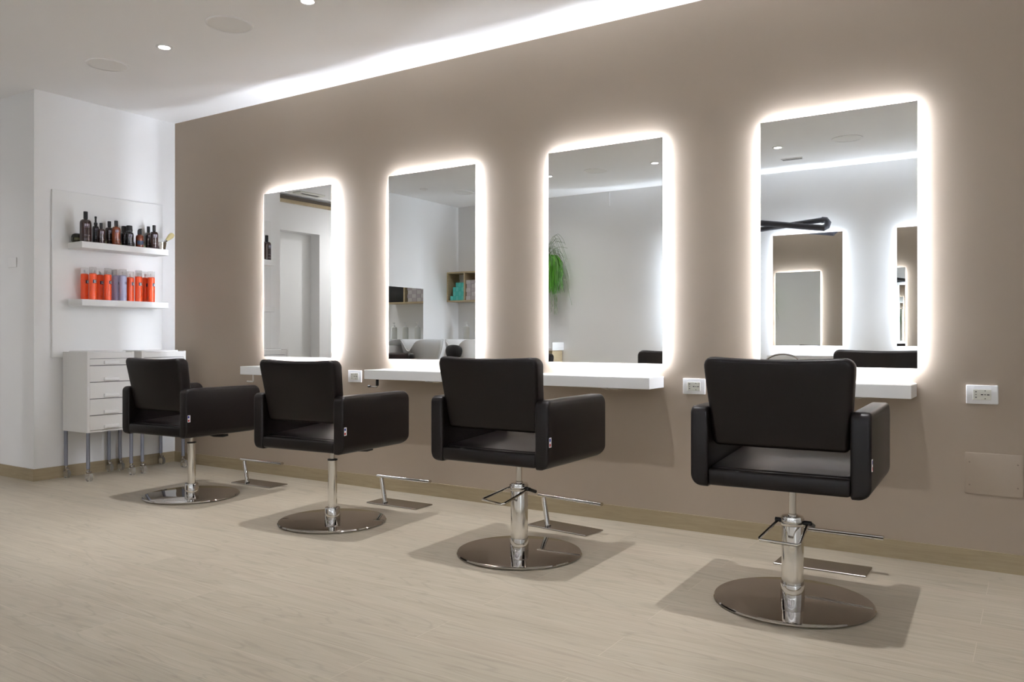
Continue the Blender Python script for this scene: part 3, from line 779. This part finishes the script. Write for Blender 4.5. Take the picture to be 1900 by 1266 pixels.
# hanging plant on the opposite wall
random.seed(5)
t = thing('hanging_plant', 'bright green trailing plant hanging on the white opposite wall', 'plant', (.82, -4.47, 1.9))
b = new(); lathe(b, [(0, -.06), (.07, -.06), (.10, .04), (.095, .045), (0, .03)], 24); obj('pot', b, 'white', t)
b = new(); tube(b, [(-.09, 0, .04), (0, 0, .5), (0, -.0, .79)], .003, 6); tube(b, [(.09, 0, .04), (0, 0, .5)], .003, 6); obj('hanging_wire', b, 'satin', t)
b = new()
for i in range(620):
    a = random.uniform(0, 2*PI); r0 = random.uniform(.02, .10); L_ = random.uniform(.30, .50)
    out = random.uniform(.06, .135); pts = []
    for k in range(6):
        u = k/5
        rr = r0 + (out)*min(1, u*2.2)*(1-.12*u)
        z = .03 + .06*math.sin(min(1, u*2)*PI/1.2) - L_*max(0, u-.18)**1.15*1.15
        pts.append((rr*math.cos(a)+random.uniform(-.008, .008), min(.16, rr*math.sin(a))*1.0 if rr*math.sin(a) > -.15 else -.15, z))
    tube(b, pts, [.0035, .0035, .0032, .003, .0026, .0015], 4)
o = obj('foliage', b, 'leaf', t); o['kind'] = 'stuff'
b = new()
for i in range(46):
    a = random.uniform(-1.2, 1.3); R_ = random.uniform(.16, .36); up = random.uniform(.02, .34); dn = random.uniform(.0, .62)
    pts = []
    for k in range(8):
        u = k/7
        x = R_*u**.8; z = .04 + up*math.sin(min(u*1.6, 1)*PI*.5) - dn*u**2.6
        pts.append((x*math.cos(a)+random.uniform(-.006, .006), max(-.15, x*math.sin(a)*.6), z))
    tube(b, pts, .0016, 4)
for i in range(16):
    x = random.uniform(.08, .2); y = random.uniform(-.1, .1); pts = [(x+random.uniform(-.012, .012), y, .0-.66*random.uniform(.8, 1)*k/6) for k in range(7)]
    tube(b, pts, .0016, 4)
o = obj('trailing_stems', b, 'leaf_dark', t); o['kind'] = 'stuff'

# folding dryer arm on the opposite wall
t = thing('hood_dryer', 'dark folding arm of a wall mounted hood dryer, reflected at the rightmost mirror', 'hair dryer', (3.08, YF, 2.10))
b = new(); rbox(b, -.06, .06, 0, .05, -.14, .14, .01, 2); obj('wall_bracket', b, 'grey_plastic', t)
b = new(); tube(b, [(0, .05, -.02), (.03, .11, -.018), (.12, .155, -.010), (.93, .190, .050)], .026, 16); obj('upper_arm', b, 'grey_plastic', t)
b = new(); tube(b, [(.925, .19, .050), (.962, .192, .045), (.985, .205, .015), (.978, .225, -.020), (.95, .24, -.035)], .032, 16); obj('elbow', b, 'grey_plastic', t)
b = new(); tube(b, [(.965, .245, -.040), (.33, .30, .055), (-.12, .36, .09)], .030, 16); obj('lower_arm', b, 'grey_plastic', t)
b = new(); lathe(b, [(.15, -.36), (.155, -.32), (.14, -.16), (.09, -.06), (.04, -.01), (.03, .09), (0, .09)], 32, -.15, .37); obj('hood', b, 'grey_plastic', t, angle=50)

# stool with a chrome hoop back near the opposite shelf
t = thing('hoop_stool', 'stool with a chrome hoop back before the opposite shelf, reflected above the nearest chair', 'stool', (3.70, -4.18, 0))
b = new(); pts = [(-.19, -.0, .56)] + [(.19*math.cos(a), 0, .70+.128*math.sin(a)) for a in [PI-PI*k/16 for k in range(17)]] + [(.19, 0, .56)]
tube(b, pts, .010, 12); obj('back_hoop', b, 'chrome', t)
b = new(); lathe(b, [(0, .50), (.18, .50), (.20, .52), (.20, .55), (.18, .57), (0, .575)], 36, 0, .12); obj('seat', b, 'leather', t)
b = new(); tube(b, [(0, .12, .06), (0, .12, .50)], .022, 16); obj('column', b, 'chrome', t)
b = new(); lathe(b, [(0, 0), (.20, 0), (.205, .006), (.19, .014), (.03, .06), (0, .06)], 40, 0, .12); obj('base', b, 'chrome', t)
